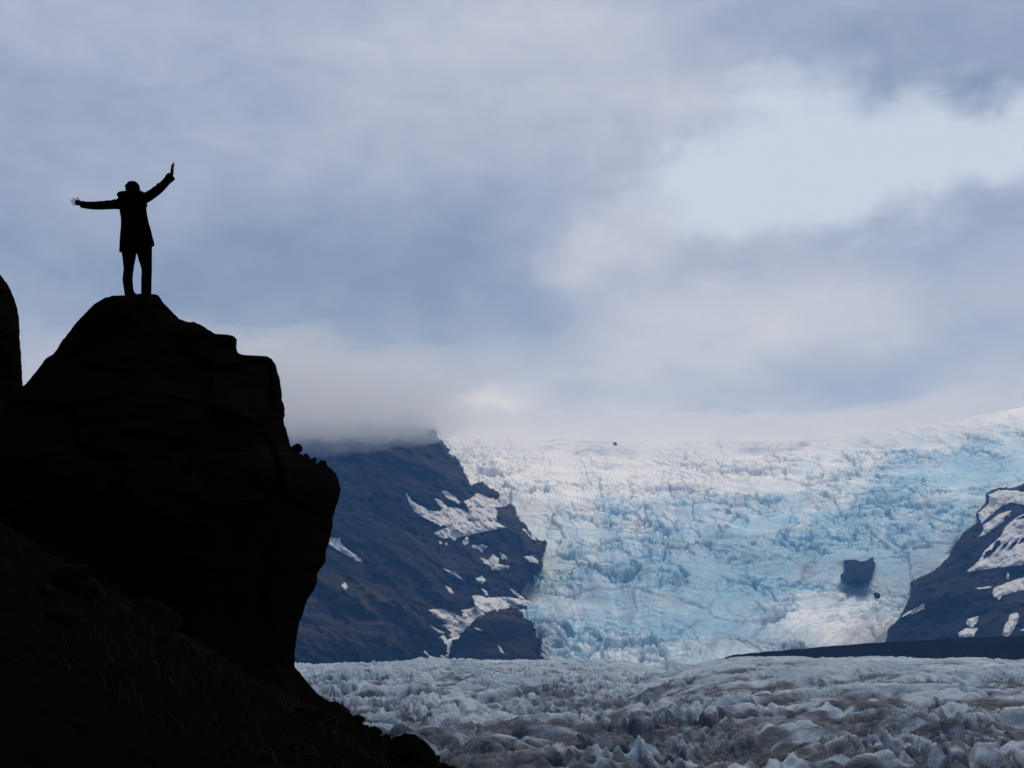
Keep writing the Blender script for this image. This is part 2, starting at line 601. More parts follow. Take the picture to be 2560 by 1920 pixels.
link('icefall', me, M_fall, kind='structure', label='white and pale blue crevassed icefall pouring down from the clouds')


# ------------------------------------------------------------------ mountains beside the ice
def z4(pts):
    return [(700 + x / 2.514, 1000 + y / 2.514) for x, y in pts]


def z5(pts):
    return [(900 + x / 3.456, 1000 + y / 3.456) for x, y in pts]


def z8(pts):
    return [(2000 + x / 3.13, 1150 + y / 3.13) for x, y in pts]


class Relief:
    """a mountainside: an outline, the depth of its face and its gullies"""

    def __init__(s, poly, plane, rough, streak, seed, ragged=3.0, step_back=260.0, soft=70.0):
        s.poly, s.plane, s.rough, s.streak, s.seed, s.ragged, s.step_back, s.soft = poly, plane, rough, streak, seed, ragged, step_back, soft

    def inside(s, u, v):
        d = sdf(s.poly, u, v)
        return d + s.ragged * (fbm(u / 16, v / 12, 3, s.seed + 60) * 1.6 + .8 * fbm(u / 5, v / 5, 2, s.seed + 70))

    def depth(s, u, v, d=None):
        d = s.inside(u, v) if d is None else d
        c, n = math.cos(s.streak), math.sin(s.streak)
        a, b = u * c + v * n, -u * n + v * c
        w = b + 16 * fbm(a / 120, b / 60, 2, s.seed + 40)
        g = .75 * ridged(a / 420, w / 150, 3, s.seed, .5, 1.1) + .75 * fbm(a / 190, w / 80, 4, s.seed + 20, .55) + .16 * fbm(a / 16, w / 11, 3, s.seed + 25)
        Y = s.plane(u, v) - s.rough * (g - .5)
        Y = Y + s.soft * np.exp(-np.maximum(d, 0) / 14)           # rounds away towards its edge
        return Y + np.maximum(-d, 0) * s.step_back

    def build(s, name, mat, du, box, label):
        u0, v0, u1, v1 = box
        U, Vv = np.meshgrid(np.arange(u0, u1, du), np.arange(v0, v1, du))
        d = s.inside(U, Vv)
        co = at(U, Vv, s.depth(U, Vv, d))
        q = grid_quads(*U.shape)
        keep = (d.ravel()[q] > -14).any(1)
        me = mesh_np(name, co, q[keep])
        return link(name, me, mat, kind='structure', label=label)


LEFT = z5([(-1200, 300), (-300, 300), (0, 305), (300, 288), (480, 280), (630, 288), (650, 330), (690, 380), (735, 420), (750, 475), (835, 525),
           (845, 570), (885, 630), (930, 715), (955, 750), (1000, 745), (1060, 735), (1120, 775), (1190, 815), (1160, 855), (1230, 900), (1330, 930),
           (1340, 1010), (1400, 1060), (1440, 1110), (1490, 1190), (1540, 1210), (1600, 1215), (1590, 1300), (1560, 1370), (1580, 1420), (1540, 1480),
           (1480, 1540), (1400, 1640), (1370, 1660)]) + [(1310, 1490), (1330, 1510), (1318, 1540), (1300, 1700), (-200, 1700), (-200, 1075)]


def left_plane(u, v):
    t = (1650 - v) / 560
    return 2480 + .50 * (u - 740) + 1150 * t + 140 * np.sin(u / 170.0)


left = Relief(LEFT, left_plane, 150, R(38), 201, ragged=4.5)
left.build('mountain_left', M_mtn, 3.0, (120, 1040, 1420, 1690), 'dark blue brown mountainside with snow patches left of the icefall')

KNOLL = z4([(1050, 1640), (1090, 1515), (1150, 1465), (1200, 1405), (1280, 1352), (1360, 1330), (1440, 1308), (1500, 1318), (1545, 1372), (1600, 1420), (1608, 1475), (1650, 1520), (1630, 1580), (1662, 1640), (1640, 1720), (1050, 1720)])
knoll = Relief(KNOLL, lambda u, v: 2640 + .10 * (u - 1240) + 420 * (1650 - v) / 130 * .5, 40, R(30), 231, ragged=6.0, soft=50)
knoll.build('rock_knoll', M_mtn, 2.2, (1090, 1490, 1400, 1690), 'dark rounded rock knoll at the foot of the icefall')

RIGHT = z8([(640, 1560), (680, 1400), (690, 1325), (780, 1240), (860, 1090), (880, 1000), (870, 960), (960, 915), (1050, 880), (1100, 830), (1170, 760), (1220, 660), (1290, 570), (1400, 500), (1390, 420), (1480, 330), (1470, 270),
            (1560, 235), (1700, 235), (1760, 200), (1900, 120), (2400, -200), (2400, 1700), (640, 1700)])
right = Relief(RIGHT, lambda u, v: 2640 - .45 * (u - 2215) + 1000 * (1650 - v) / 560, 90, R(-32), 261, ragged=2.2)
right.build('mountain_right', M_mtn2, 2.6, (2180, 1130, 2760, 1690), 'dark mountainside with large snow patches at the right edge')

NUN = z8([(345, 790), (385, 778), (430, 780), (480, 795), (520, 785), (548, 770), (575, 755), (580, 790), (595, 810), (580, 860), (565, 880), (555, 940), (520, 935), (475, 960), (455, 925), (400, 945), (370, 965), (320, 940), (325, 900), (355, 860), (345, 830)])
nun = Relief(NUN, lambda u, v: ice_depth(u, v) - 70, 30, R(80), 281, ragged=2.2, step_back=220, soft=25)
o = nun.build('rock_outcrop', M_blue_rock, 1.2, (2085, 1375, 2205, 1475), None)
tag(o, 'thing', 'square dark blue rock outcrop breaking through the middle of the icefall', 'rock')
# black lateral moraine ridge between tongue and right mountain
us = np.linspace(1800, 2900, 380)
top = np.interp(us, [1800, 1830, 1900, 2000, 2150, 2300, 2560, 2900], [1650, 1638, 1631, 1622, 1609, 1601, 1589, 1575]) + 2.4 * fbm(us / 40, us * 0, 4, 301) + 1.5 * fbm(us / 6, us * 0, 3, 305)
prof = [(0.0, -180), (.25, -110), (.55, -55), (.85, -14), (1.0, 0), (.9, 25), (.5, 90), (0.0, 170)]
crest = at(us, top, 1560 - .08 * (us - 1830))
rowsm = []
for k, (f, dy) in enumerate(prof):
    r_ = crest.copy()
    zb = -110.0
    r_[:, 2] = zb + (crest[:, 2] - zb) * (1 - (1 - f) * .9) + (2.5 * fbm(us / 9, us * 0 + k, 3, 311) if 0 < k < 7 and f < 1 else 0)
    r_[:, 1] += dy
    rowsm.append(r_)
me = mesh_np('moraine', np.stack(rowsm), grid_quads(len(prof), len(us)))
link('moraine', me, M_black, kind='structure', label='low black moraine ridge tapering along the right edge of the glacier')


def largest(mask):
    """the largest edge-connected piece of a cell mask"""
    lab = np.zeros(mask.shape, int)
    best, bestn, k = 0, 0, 0
    for i, j in zip(*np.nonzero(mask)):
        if lab[i, j]:
            continue
        k += 1
        lab[i, j] = k
        st, n = [(i, j)], 0
        while st:
            a, b_ = st.pop()
            n += 1
            for a2, b2 in ((a + 1, b_), (a - 1, b_), (a, b_ + 1), (a, b_ - 1)):
                if 0 <= a2 < mask.shape[0] and 0 <= b2 < mask.shape[1] and mask[a2, b2] and not lab[a2, b2]:
                    lab[a2, b2] = k
                    st.append((a2, b2))
        if n > bestn:
            best, bestn = k, n
    return lab == best


# ------------------------------------------------------------------ snow patches lying on the mountains
def snow(host, poly, label, group, holes=(), du=1.0, ragged=1.1, thick=7.0):
    p = np.asarray(poly)
    u0, v0 = p.min(0) - 4
    u1, v1 = p.max(0) + 4
    U, Vv = np.meshgrid(np.arange(u0, u1, du), np.arange(v0, v1, du))
    d = sdf(poly, U, Vv)
    for h in holes:
        d = np.minimum(d, -sdf(h, U, Vv))
    sa, sb = turned(U, Vv, 36 if host is not right else -34)
    d = d + ragged * (2.0 * fbm(sa / 14, sb / 4.5, 3, 331) + .9 * fbm(sa / 5, sb / 2.2, 2, 337))
    Y = host.depth(U, Vv) - 9.0 - thick * sstep(0, 7, d) + 14 * np.maximum(-d, 0)
    co = at(U, Vv, Y)
    q = grid_quads(*U.shape)
    keep = largest((d.ravel()[q] > -1.0).all(1).reshape(U.shape[0] - 1, U.shape[1] - 1)).ravel()
    me = mesh_np('snow_patch', co, q[keep])
    return link('snow_patch', me, M_snow, label=label, category='snow patch', group=group)


GL = 'snow patches on the left mountain'
snow(left, z5([(395, 795), (420, 830), (440, 868), (500, 905), (590, 955), (640, 962), (690, 960), (700, 930), (640, 850), (700, 870), (760, 930), (800, 930), (870, 940), (930, 970), (940, 1010), (920, 1060), (860, 1075), (790, 1085), (780, 1105),
               (730, 1080), (700, 1095), (620, 1050), (540, 1010), (470, 960), (430, 900), (410, 850)]), 'long crescent snowfield with a hooked upper end on the left mountain', GL)
snow(left, z5([(635, 1150), (720, 1115), (790, 1085), (900, 1068), (930, 1045), (1050, 1040), (1160, 1045), (1260, 1100), (1150, 1125), (1050, 1140), (950, 1165), (860, 1180), (820, 1215), (780, 1190), (720, 1195), (680, 1180)]), 'wide snowfield below the crescent snowfield', GL)
snow(left, z5([(700, 785), (745, 785), (800, 825), (870, 880), (860, 905), (800, 880), (740, 830)]), 'faint grey snow streak above the crescent snowfield', GL)
snow(left, z5([(900, 875), (960, 850), (1005, 805), (1050, 815), (1090, 840), (1150, 850), (1300, 880), (1260, 920), (1150, 930), (1000, 925), (930, 925)]), 'rounded snow saddle joining the icefall edge', GL)
snow(left, z5([(940, 930), (1000, 925), (1150, 930), (1190, 960), (1180, 1040), (1080, 1040), (930, 1040)]), 'cracked snow slope between the saddle and the wide snowfield', GL, ragged=2.2)
snow(left, z4([(300, 862), (360, 870), (385, 862), (375, 885), (400, 920), (470, 970), (515, 1000), (520, 1020), (480, 1010), (400, 965), (300, 905)]), 'pointed snow streak beside the black boulder', GL)
snow(left, z4([(385, 1165), (405, 1145), (425, 1170), (412, 1200), (395, 1190)]), 'small faint snow spot alone on the lower left slope', GL)
snow(left, z4([(1020, 1060), (1060, 1068), (1110, 1090), (1162, 1138), (1100, 1114), (1060, 1092)]), 'thin slanting snow streak in the middle of the left mountain', GL)
snow(left, z4([(1038, 1168), (1070, 1182), (1098, 1222), (1065, 1207)]), 'short snow sliver under the thin slanting streak', GL)
snow(left, z4([(1205, 912), (1270, 908), (1302, 925), (1270, 958), (1250, 938), (1215, 936)]), 'flat topped snow patch under the wide snowfield', GL)
snow(left, z4([(1258, 993), (1310, 1005), (1340, 968), (1378, 1000), (1370, 1030), (1442, 1045), (1435, 1066), (1380, 1066), (1340, 1072), (1320, 1040), (1290, 1030)]), 'bird shaped snow patch on the dark rock bulge', GL)
snow(left, z4([(1375, 953), (1410, 972), (1432, 1002), (1395, 1002)]), 'grey snow wedge above the bird shaped patch', GL)
snow(left, z4([(1225, 1120), (1270, 1103), (1292, 1130), (1275, 1158), (1235, 1142)]), 'blunt snow patch left of the rock bulge foot', GL)
snow(left, z4([(1265, 1183), (1300, 1203), (1307, 1232), (1280, 1217)]), 'tiny snow tag under the blunt patch', GL)
snow(left, z4([(1533, 985), (1580, 978), (1622, 1008), (1622, 1027), (1570, 1017)]), 'ragged snow patch at the edge of the icefall', GL)
snow(left, z4([(1210, 1228), (1250, 1228), (1300, 1243), (1420, 1238), (1520, 1253), (1630, 1275), (1570, 1292), (1450, 1303), (1370, 1328), (1290, 1358), (1210, 1390), (1150, 1362), (1140, 1320), (1190, 1313), (1230, 1298)]), 'big fan shaped snow tongue above the rock knoll', GL)
snow(left, z4([(930, 1320), (1010, 1310), (1060, 1328), (1110, 1353), (1180, 1368), (1212, 1400), (1160, 1452), (1120, 1484), (1088, 1508), (1060, 1482), (1080, 1460), (1010, 1415), (1060, 1408), (980, 1370)]), 'snow gully running down left of the rock knoll', GL)
snow(left, z4([(933, 1408), (980, 1438), (1042, 1467), (1000, 1462)]), 'thin snow thread left of the snow gully', GL)
snow(left, z4([(1435, 1188), (1490, 1198), (1502, 1220), (1552, 1262), (1500, 1242)]), 'narrow snow strip at the foot of the rock bulge', GL)
snow(left, z4([(1145, 885), (1180, 858), (1184, 900), (1160, 914)]), 'small snow drip hanging below the wide snowfield', GL)
snow(left, z4([(995, 893), (1010, 888), (1018, 903), (1004, 910)]), 'left of two snow dots under the wide snowfield', GL, ragged=.4)
snow(left, z4([(1036, 900), (1046, 890), (1056, 905), (1044, 914)]), 'right of two snow dots under the wide snowfield', GL, ragged=.4)
snow(left, z5([(1480, 1180), (1510, 1185), (1520, 1208), (1490, 1205), (1440, 1150), (1400, 1120), (1420, 1110)]), 'snow fringe on top of the dark rock bulge', GL)
GK = 'snow patches on the rock knoll'
snow(knoll, z4([(1218, 1427), (1245, 1435), (1274, 1452), (1240, 1447)]), 'thin snow sliver on the face of the rock knoll', GK, ragged=.4, thick=3)
snow(knoll, z4([(1368, 1543), (1390, 1556), (1408, 1595), (1385, 1582)]), 'small upright snow streak at the knoll foot', GK, ragged=.6, thick=3)
GR = 'snow patches on the right mountain'
snow(right, z8([(1300, 876), (1400, 790), (1440, 715), (1500, 660), (1570, 600), (1610, 520), (1680, 460), (1790, 400), (2300, 300), (2300, 790), (1790, 815), (1640, 832), (1500, 850)]), 'largest snowfield on the right mountain with dark rock streaks', GR,
     holes=[z8([(1435, 778), (1450, 720), (1500, 700), (1530, 640), (1570, 625), (1572, 660), (1520, 720), (1480, 755)]), z8([(1575, 712), (1590, 660), (1627, 645), (1610, 685)]), z8([(1630, 702), (1660, 650), (1708, 618), (1690, 660), (1650, 702)]), z8([(1700, 662), (1753, 600), (1800, 590), (1780, 630)]), z8([(1690, 470), (1740, 440), (1790, 430), (1760, 455)])], ragged=.9)
snow(right, z8([(1395, 605), (1440, 545), (1425, 510), (1480, 480), (1560, 420), (1652, 398), (1640, 430), (1600, 440), (1590, 490), (1500, 545), (1440, 590)]), 'slanting snow band above the largest snowfield', GR)
snow(right, z8([(1478, 270), (1560, 238), (1700, 238), (1790, 262), (2300, 100), (2300, 250), (1790, 360), (1640, 330), (1550, 380), (1420, 500), (1392, 420), (1480, 340)]), 'grey snow slope along the icefall at the top of the right mountain', GR, ragged=1.6)
snow(right, z8([(1505, 1040), (1520, 1000), (1580, 975), (1690, 935), (1790, 910), (2300, 880), (2300, 960), (1790, 1010), (1690, 1030), (1590, 1055), (1560, 1092), (1520, 1077)]), 'long snow patch below the largest snowfield at the right edge', GR)
snow(right, z8([(793, 1226), (850, 1185), (972, 1123), (972, 1160), (880, 1206)]), 'pointed snow streak low beside the icefall', GR)
snow(right, z8([(1300, 1290), (1310, 1245), (1397, 1223), (1390, 1260), (1350, 1312)]), 'upper of two small stacked snow patches above the black moraine', GR)
snow(right, z8([(1238, 1358), (1290, 1318), (1392, 1318), (1360, 1382), (1250, 1387)]), 'lower of two small stacked snow patches above the black moraine', GR)
snow(right, z8([(1585, 1375), (1600, 1290), (1630, 1260), (1640, 1210), (1700, 1193), (1718, 1230), (1690, 1290), (1660, 1350), (1620, 1382)]), 'upright snow patch above the black moraine near the right edge', GR)
snow(right, z8([(1728, 1332), (1800, 1305), (1850, 1300), (1850, 1340), (1790, 1345)]), 'small snow patch cut by the right edge above the moraine', GR)
snow(right, z8([(1375, 1004), (1490, 988), (1497, 1002), (1400, 1012)]), 'thin level snow dash left of the long snow patch', GR, ragged=.6)
snow(right, z8([(1620, 883), (1637, 888), (1632, 932), (1616, 928)]), 'tiny upright snow dash under the largest snowfield', GR, ragged=.4)


# ------------------------------------------------------------------ low cloud wrapped round the summits, and the air
def vol_mat(name, color, density, aniso=0.3):
    m = bpy.data.materials.new(name)
    m.use_nodes = True
    t = m.node_tree
    t.nodes.clear()
    v = node(t, 'ShaderNodeVolumePrincipled')
    v.inputs['Color'].default_value = (*color, 1)
    v.inputs['Density'].default_value = density
    v.inputs['Anisotropy'].default_value = aniso
    v.inputs['Absorption Color'].default_value = (1, 1, 1, 1)
    v.inputs['Density Attribute'].default_value = ''
    out = node(t, 'ShaderNodeOutputMaterial')
    t.links.new(v.outputs[0], out.inputs['Volume'])
    m.cycles.homogeneous_volume = True
    return m


def fog_bank(center, radii, density, seed, label):
    n1, n2 = 40, 80
    th, ph = np.meshgrid(np.linspace(0, np.pi, n1), np.linspace(0, 2 * np.pi, n2, endpoint=False), indexing='ij')
    d = np.stack([np.sin(th) * np.cos(ph), np.sin(th) * np.sin(ph), np.cos(th)], -1)
    k = 1 + .45 * fbm(d[..., 0] * 3 + d[..., 1] * 1.3, d[..., 2] * 2 + d[..., 1] * 1.1, 4, seed)
    co = d * k[..., None] * np.array(radii) + np.array(center)
    me = mesh_np('fog_bank', co, grid_quads(n1, n2, True)[:, ::-1])
    link('fog_bank', me, vol_mat('fog', (.96, .98, 1.0), density, .0), kind='stuff', label=label)


fog_bank(at(560, 1000, 3380), (640, 480, 150), .0018, 401, 'pale cloud hiding the summit of the left mountain')
fog_bank(at(520, 985, 3420), (570, 420, 105), .0021, 403, 'thicker heart of the cloud on the left summit')
fog_bank(at(940, 1045, 3620), (260, 260, 66), .0020, 405, 'thin cloud lapping over the left mountain ridge')
for i, (u, v, rx, rz, dn) in enumerate([(1350, 1082, 520, 60, .0026), (1700, 1088, 620, 66, .0033), (2020, 1083, 460, 60, .0030), (1180, 1060, 260, 46, .0014), (2250, 1056, 380, 52, .0026), (2470, 1003, 330, 48, .0014)]):
    fog_bank(at(u, v, 6500), (rx, 600, rz), dn, 411 + 4 * i, 'thin mist over the upper lip of the icefall')
for i, (u, v, rx, rz) in enumerate([(730, 1085, 110, 30), (860, 1078, 130, 30), (1000, 1066, 90, 24), (790, 1062, 160, 40)]):
    fog_bank(at(u, v, 3520), (rx, 160, rz), .0042, 441 + 4 * i, 'wisp of cloud catching on the left ridge')

bm_ = [(-3500, -400, -335), (4800, 9800, 1650)]
(x0, y0, zz0), (x1, y1, zz1) = bm_
co = np.array([(x, y, z) for z in (zz0, zz1) for (x, y) in ((x0, y0), (x1, y0), (x1, y1), (x0, y1))], float)
q = np.array([(0, 3, 2, 1), (4, 5, 6, 7), (0, 1, 5, 4), (1, 2, 6, 5), (2, 3, 7, 6), (3, 0, 4, 7)])
link('haze', mesh_np('haze', co, q), vol_mat('haze_air', (.15, .44, 1.0), 6.6e-5, .1), kind='stuff', label='thin blue air between the viewer and the mountains')


# ------------------------------------------------------------------ dark hillside under the viewer
def g_edge(y):
    return np.interp(y, [-60, -5, 0, 6, 11, 14, 16.5, 17.8, 19, 22, 26, 40], [20, 3.2, 2.4, 1.0, .15, -.62, -1.75, -2.35, -2.82, -3.3, -5.0, -14])


def ground_h(x, y):
    e = g_edge(y)
    crest = np.interp(y, [-40, -5, 0, 6, 11, 14, 16.5, 19, 22, 30], [-1.7, -1.7, -1.66, -1.62, -1.5, -1.36, -1.07, -.72, -.7, -2])
    l = e - x
    z = crest + .52 * np.maximum(l, 0) * np.where(l < 14, 1, 1) * (1 - np.exp(-np.maximum(l, 0) / 1.2)) - 1.15 * np.maximum(-l, 0)
    # unseen slope added behind the viewer to shade the boulder's near side
    z = z + 1.25 * np.maximum(-3.5 - y, 0) + .004 * np.maximum(-3.5 - y, 0) ** 2
    z = z - 1.0 * np.maximum(y - 25, 0)
    z = z + .16 * fbm(x / 1.7, y / 1.9, 4, 501) + .07 * ridged(x / .6, y / .6, 3, 507)
    return np.maximum(z, -95)


xs = np.concatenate([np.linspace(-90, -11, 50), np.linspace(-10.9, 4, 190), np.linspace(4.2, 130, 70)])
ys = np.concatenate([np.linspace(-60, 3.8, 60), np.linspace(4, 25, 200), np.linspace(25.5, 130, 60)])
Xg, Yg = np.meshgrid(xs, ys)
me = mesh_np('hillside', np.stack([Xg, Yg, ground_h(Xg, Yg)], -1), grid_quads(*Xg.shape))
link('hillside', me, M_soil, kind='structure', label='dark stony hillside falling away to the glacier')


# ------------------------------------------------------------------ the great black boulder
def ring_rock(name, left_pts, right_pts, v0, v1, nv, Y0, depth, seed, mat, label, category, power=.75):
    v = np.linspace(v0, v1, nv)
    jl = 3.6 * fbm(v / 16, v * 0, 6, seed + 1, .68)
    jr = 3.6 * fbm(v / 16, v * 0, 6, seed + 2, .68)
    uL = np.interp(v, [p[1] for p in left_pts], [p[0] for p in left_pts]) + jl
    uR = np.interp(v, [p[1] for p in right_pts], [p[0] for p in right_pts]) + jr
    nphi = 170
    ph = np.linspace(0, 2 * np.pi, nphi, endpoint=False)
    c, s = np.cos(ph), np.sin(ph)
    sc_ = np.sign(c) * np.abs(c) ** power
    ss = np.sign(s) * np.abs(s) ** power
    mid, half = (uL + uR) / 2, np.maximum((uR - uL) / 2, .5)
    hm = half / F_PX * Y0
    T = np.minimum(depth(v), hm * 1.15 + .12)
    k = 9                                               # soften the front/back profile so ledges read as ledges
    T = np.convolve(np.pad(T, k, mode='edge'), np.ones(2 * k + 1) / (2 * k + 1), 'valid')
    U = mid[:, None] + half[:, None] * sc_
    VV = np.repeat(v[:, None], nphi, 1)
    VV = VV + 3.4 * fbm(U / 17, VV / 90, 6, seed + 5, .68)          # chipped edges
    Y = Y0 + T[:, None] * ss
    co = at(U, VV, Y)
    f1, f2, rv = worley(co[..., 0] / .9 + co[..., 1] * .3, co[..., 2] / .7, seed)
    disp = .30 * (rv - .5) + .35 * fbm(co[..., 0] / 1.1, co[..., 2] / 1.1 + co[..., 1] * .4, 5, seed) - .05 * (1 - sstep(0, .12, f2 - f1))
    Y2 = Y + disp * np.abs(ss) ** .8 * np.minimum(T[:, None], 1.0)
    co = at(U, VV, Y2)
    n = co.shape[0] * co.shape[1]
    capt, capb = co[0].mean(0), co[-1].mean(0)
    allco = np.concatenate([co.reshape(-1, 3), [capt, capb]])
    q = grid_quads(nv, nphi, True)
    i = np.arange(nphi)
    j = (i + 1) % nphi
    me = bpy.data.meshes.new(name)
    faces = q.tolist() + [(int(a), n, int(b)) for a, b in zip(j, i)] + [((nv - 1) * nphi + int(a), n + 1, (nv - 1) * nphi + int(b)) for a, b in zip(i, j)]
    me.from_pydata(allco.tolist(), [], faces, shade_flat=False)
    me.update()
    return link(name, me, mat, label=label, category=category)


ROCK_L = [(352, 734.6), (338, 736), (313, 739), (296, 742), (280, 740.5), (273, 741), (264, 743), (256, 748), (236, 760), (212, 784), (187, 811), (175, 827), (157, 849), (144, 870), (130, 886), (112, 897), (100, 916), (81, 941), (67, 957), (50, 972),
          (20, 1010), (-30, 1080), (-70, 1180), (-90, 1400), (-100, 1750)]
ROCK_L = sorted({round(p[1], 1): p for p in ROCK_L}.values(), key=lambda p: p[1])
ROCK_R = [(378, 734.6), (391, 735.5), (397, 741), (401, 746), (405, 754), (419, 768), (431, 780), (447, 796), (466, 805), (490, 808), (496, 810), (513, 819), (537, 834), (574, 836.5), (586, 841), (593, 849), (591, 866), (594, 880), (600, 886), (612, 888.5), (660, 889.5), (669, 891), (679, 898), (690, 914), (698, 947), (702, 965),
          (706, 1000), (712, 1018), (713, 1038), (708, 1049), (712, 1065), (718, 1081), (726, 1110), (733, 1128), (752, 1135), (770, 1144), (786, 1152), (797, 1160), (816, 1163), (830, 1171), (840, 1183), (846, 1203), (852, 1222), (850, 1236), (840, 1270), (832, 1293), (831, 1321), (829, 1325), (823, 1355), (815, 1375), (814, 1407), (793, 1432),
          (792, 1454), (786, 1474), (768, 1499), (761, 1524), (748, 1559), (741, 1598), (738, 1628), (737, 1668), (744, 1703), (748, 1750)]
YP = 19.5
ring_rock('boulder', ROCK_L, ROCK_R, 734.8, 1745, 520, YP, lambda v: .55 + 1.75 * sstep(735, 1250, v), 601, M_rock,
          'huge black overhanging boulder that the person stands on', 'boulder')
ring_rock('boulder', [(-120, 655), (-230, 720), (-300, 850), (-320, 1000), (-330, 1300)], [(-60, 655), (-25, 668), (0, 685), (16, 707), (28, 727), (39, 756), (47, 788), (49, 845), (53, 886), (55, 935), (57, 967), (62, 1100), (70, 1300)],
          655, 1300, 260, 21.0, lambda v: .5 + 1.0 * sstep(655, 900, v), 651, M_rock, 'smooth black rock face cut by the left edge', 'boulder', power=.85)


# ------------------------------------------------------------------ stones
def stone_mesh(seed, sub=3, squash=(1, .85, .7), rough=.35):
    import bmesh
    bm = bmesh.new()
    bmesh.ops.create_icosphere(bm, subdivisions=sub, radius=1)
    for vtx in bm.verts:
        d = vtx.co.normalized()
        k = 1 + rough * float(fbm(np.array([d.x * 1.4 + d.z + seed]), np.array([d.y * 1.4 - d.z * .7]), 4, seed)[0]) * 1.6
        # a few flat broken faces
        for j in range(5):
            a = Vector((math.sin(seed * 3 + j * 2.1), math.cos(seed * 1.7 + j * 1.3), math.sin(j * 1.9 + seed))).normalized()
            dd = d.dot(a)
            if dd > .62:
                k = min(k, .74 / dd)
        vtx.co = Vector((d.x * squash[0], d.y * squash[1], d.z * squash[2])) * k
    me = bpy.data.meshes.new('stone')
    bm.to_mesh(me)
    bm.free()
    return me


def stone(me, loc, r, rot, label, group=None, name='stone', mat=None):
    o = bpy.data.objects.new(name, me)
    col.objects.link(o)
    o.location = loc
    o.scale = (r, r, r)
    o.rotation_euler = rot
    if mat and not me.materials:
        me.materials.append(mat)
    tag(o, None, label, 'stone', group)
    return o


px = YP / F_PX * 1.02
ledge = [(741, 1122, 14.5, 'round stone perched on the upper ledge of the huge boulder', (.2, .1, .4)),
         (766, 1141, 8, 'small stone just right of the round perched stone', (0, .3, 1)),
         (785, 1151, 7.5, 'smallest stone between two perched stones on the ledge', (1, .3, 2)),
         (806, 1161, 11, 'knobbly stone at the outer end of the boulder ledge', (.4, 0, 3)),
         (483, 812, 9, 'low stone bump on the right shoulder of the huge boulder', (.1, .2, .6))]
for i, (u, v, r, lab, rot) in enumerate(ledge):
    stone(stone_mesh(20 + i, 3, (1.05, 1, .95), .2), V(u, v, YP), r * px, rot, lab, 'stones perched on the boulder', mat=M_rock)
# big dark block on the slope edge
g = V(1030, 1868, 14.0)
stone(stone_mesh(41, 4, (1.15, .9, .8), .25), (g.x, 13.6, g.z - .03), .21, (0, .12, .3), 'large dark block on the slope edge against the glacier', name='stone', mat=M_rock)
# a second lump nestling against it
g = V(965, 1862, 14.6)
stone(stone_mesh(43, 3, (1.3, .9, .6), .25), (g.x, 14.6, g.z), .11, (0, 0, 1.3), 'low dark stone just left of the block on the slope edge', mat=M_rock)
g = V(160, 1900, 8.6)
stone(stone_mesh(47, 3, (1, .8, .7), .2), (g.x, 8.6, float(ground_h(np.array(g.x), np.array(8.6))) + .02), .05, (0, 0, 0), 'pale grey stone at the bottom edge of the dark slope', mat=M_pale)

for u, v, r, sq, lab in [(2193, 1489, 8, (1, .9, .9), 'small dark boulder on the snow just below the square outcrop'),
                         (1538, 1110, 8, (1.2, .8, .75), 'tiny dark rock peak on the upper lip of the icefall')]:
    stone(stone_mesh(80 + u % 7, 3, sq, .3), V(u, v, float(ice_depth(np.array(u), np.array(v))) - 25), r, (.1, .5, .2), lab, name='ice_rock', mat=M_blue_rock)

variants = [stone_mesh(60 + i, 2, (1, .85, .62), .3) for i in range(6)]
for mv in variants:
    mv.materials.append(M_stone)
placed = 0
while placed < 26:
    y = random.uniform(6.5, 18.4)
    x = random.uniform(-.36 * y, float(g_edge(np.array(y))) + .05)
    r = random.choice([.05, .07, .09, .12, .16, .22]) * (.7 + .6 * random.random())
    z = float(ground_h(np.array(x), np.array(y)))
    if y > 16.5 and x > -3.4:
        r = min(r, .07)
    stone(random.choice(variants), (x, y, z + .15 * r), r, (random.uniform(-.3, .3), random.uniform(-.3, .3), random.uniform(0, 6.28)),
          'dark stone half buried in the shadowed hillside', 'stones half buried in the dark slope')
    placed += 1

for k in range(13):
    y = 12.6 + k * .42 + random.uniform(-.15, .15)
    x = float(g_edge(np.array(y))) + random.uniform(-.10, .04)
    r = random.choice([.04, .05, .06, .08, .09])
    stone(random.choice(variants), (x, y, float(ground_h(np.array(x), np.array(y))) - .1 * r), r, (random.uniform(-.4, .4), random.uniform(-.4, .4), random.uniform(0, 6.28)),
          'dark stone on the broken edge of the slope against the glacier', 'stones along the slope edge')

# ------------------------------------------------------------------ grass
verts, faces = [], []


def blade(x, y, z, h, lean, az, w):
    base = len(verts)
    dx, dy = math.cos(az), math.sin(az)
    for k, f in enumerate((0, .4, .75)):
        ww = w * (1 - f * .8)
        cx, cy = x + dx * lean * h * f * f, y + dy * lean * h * f * f
        verts.append((cx - dy * ww, cy + dx * ww, z + h * f))
        verts.append((cx + dy * ww, cy - dx * ww, z + h * f))
    verts.append((x + dx * lean * h, y + dy * lean * h, z + h))
    faces.extend([(base, base + 1, base + 3, base + 2), (base + 2, base + 3, base + 5, base + 4), (base + 4, base + 5, base + 6)])


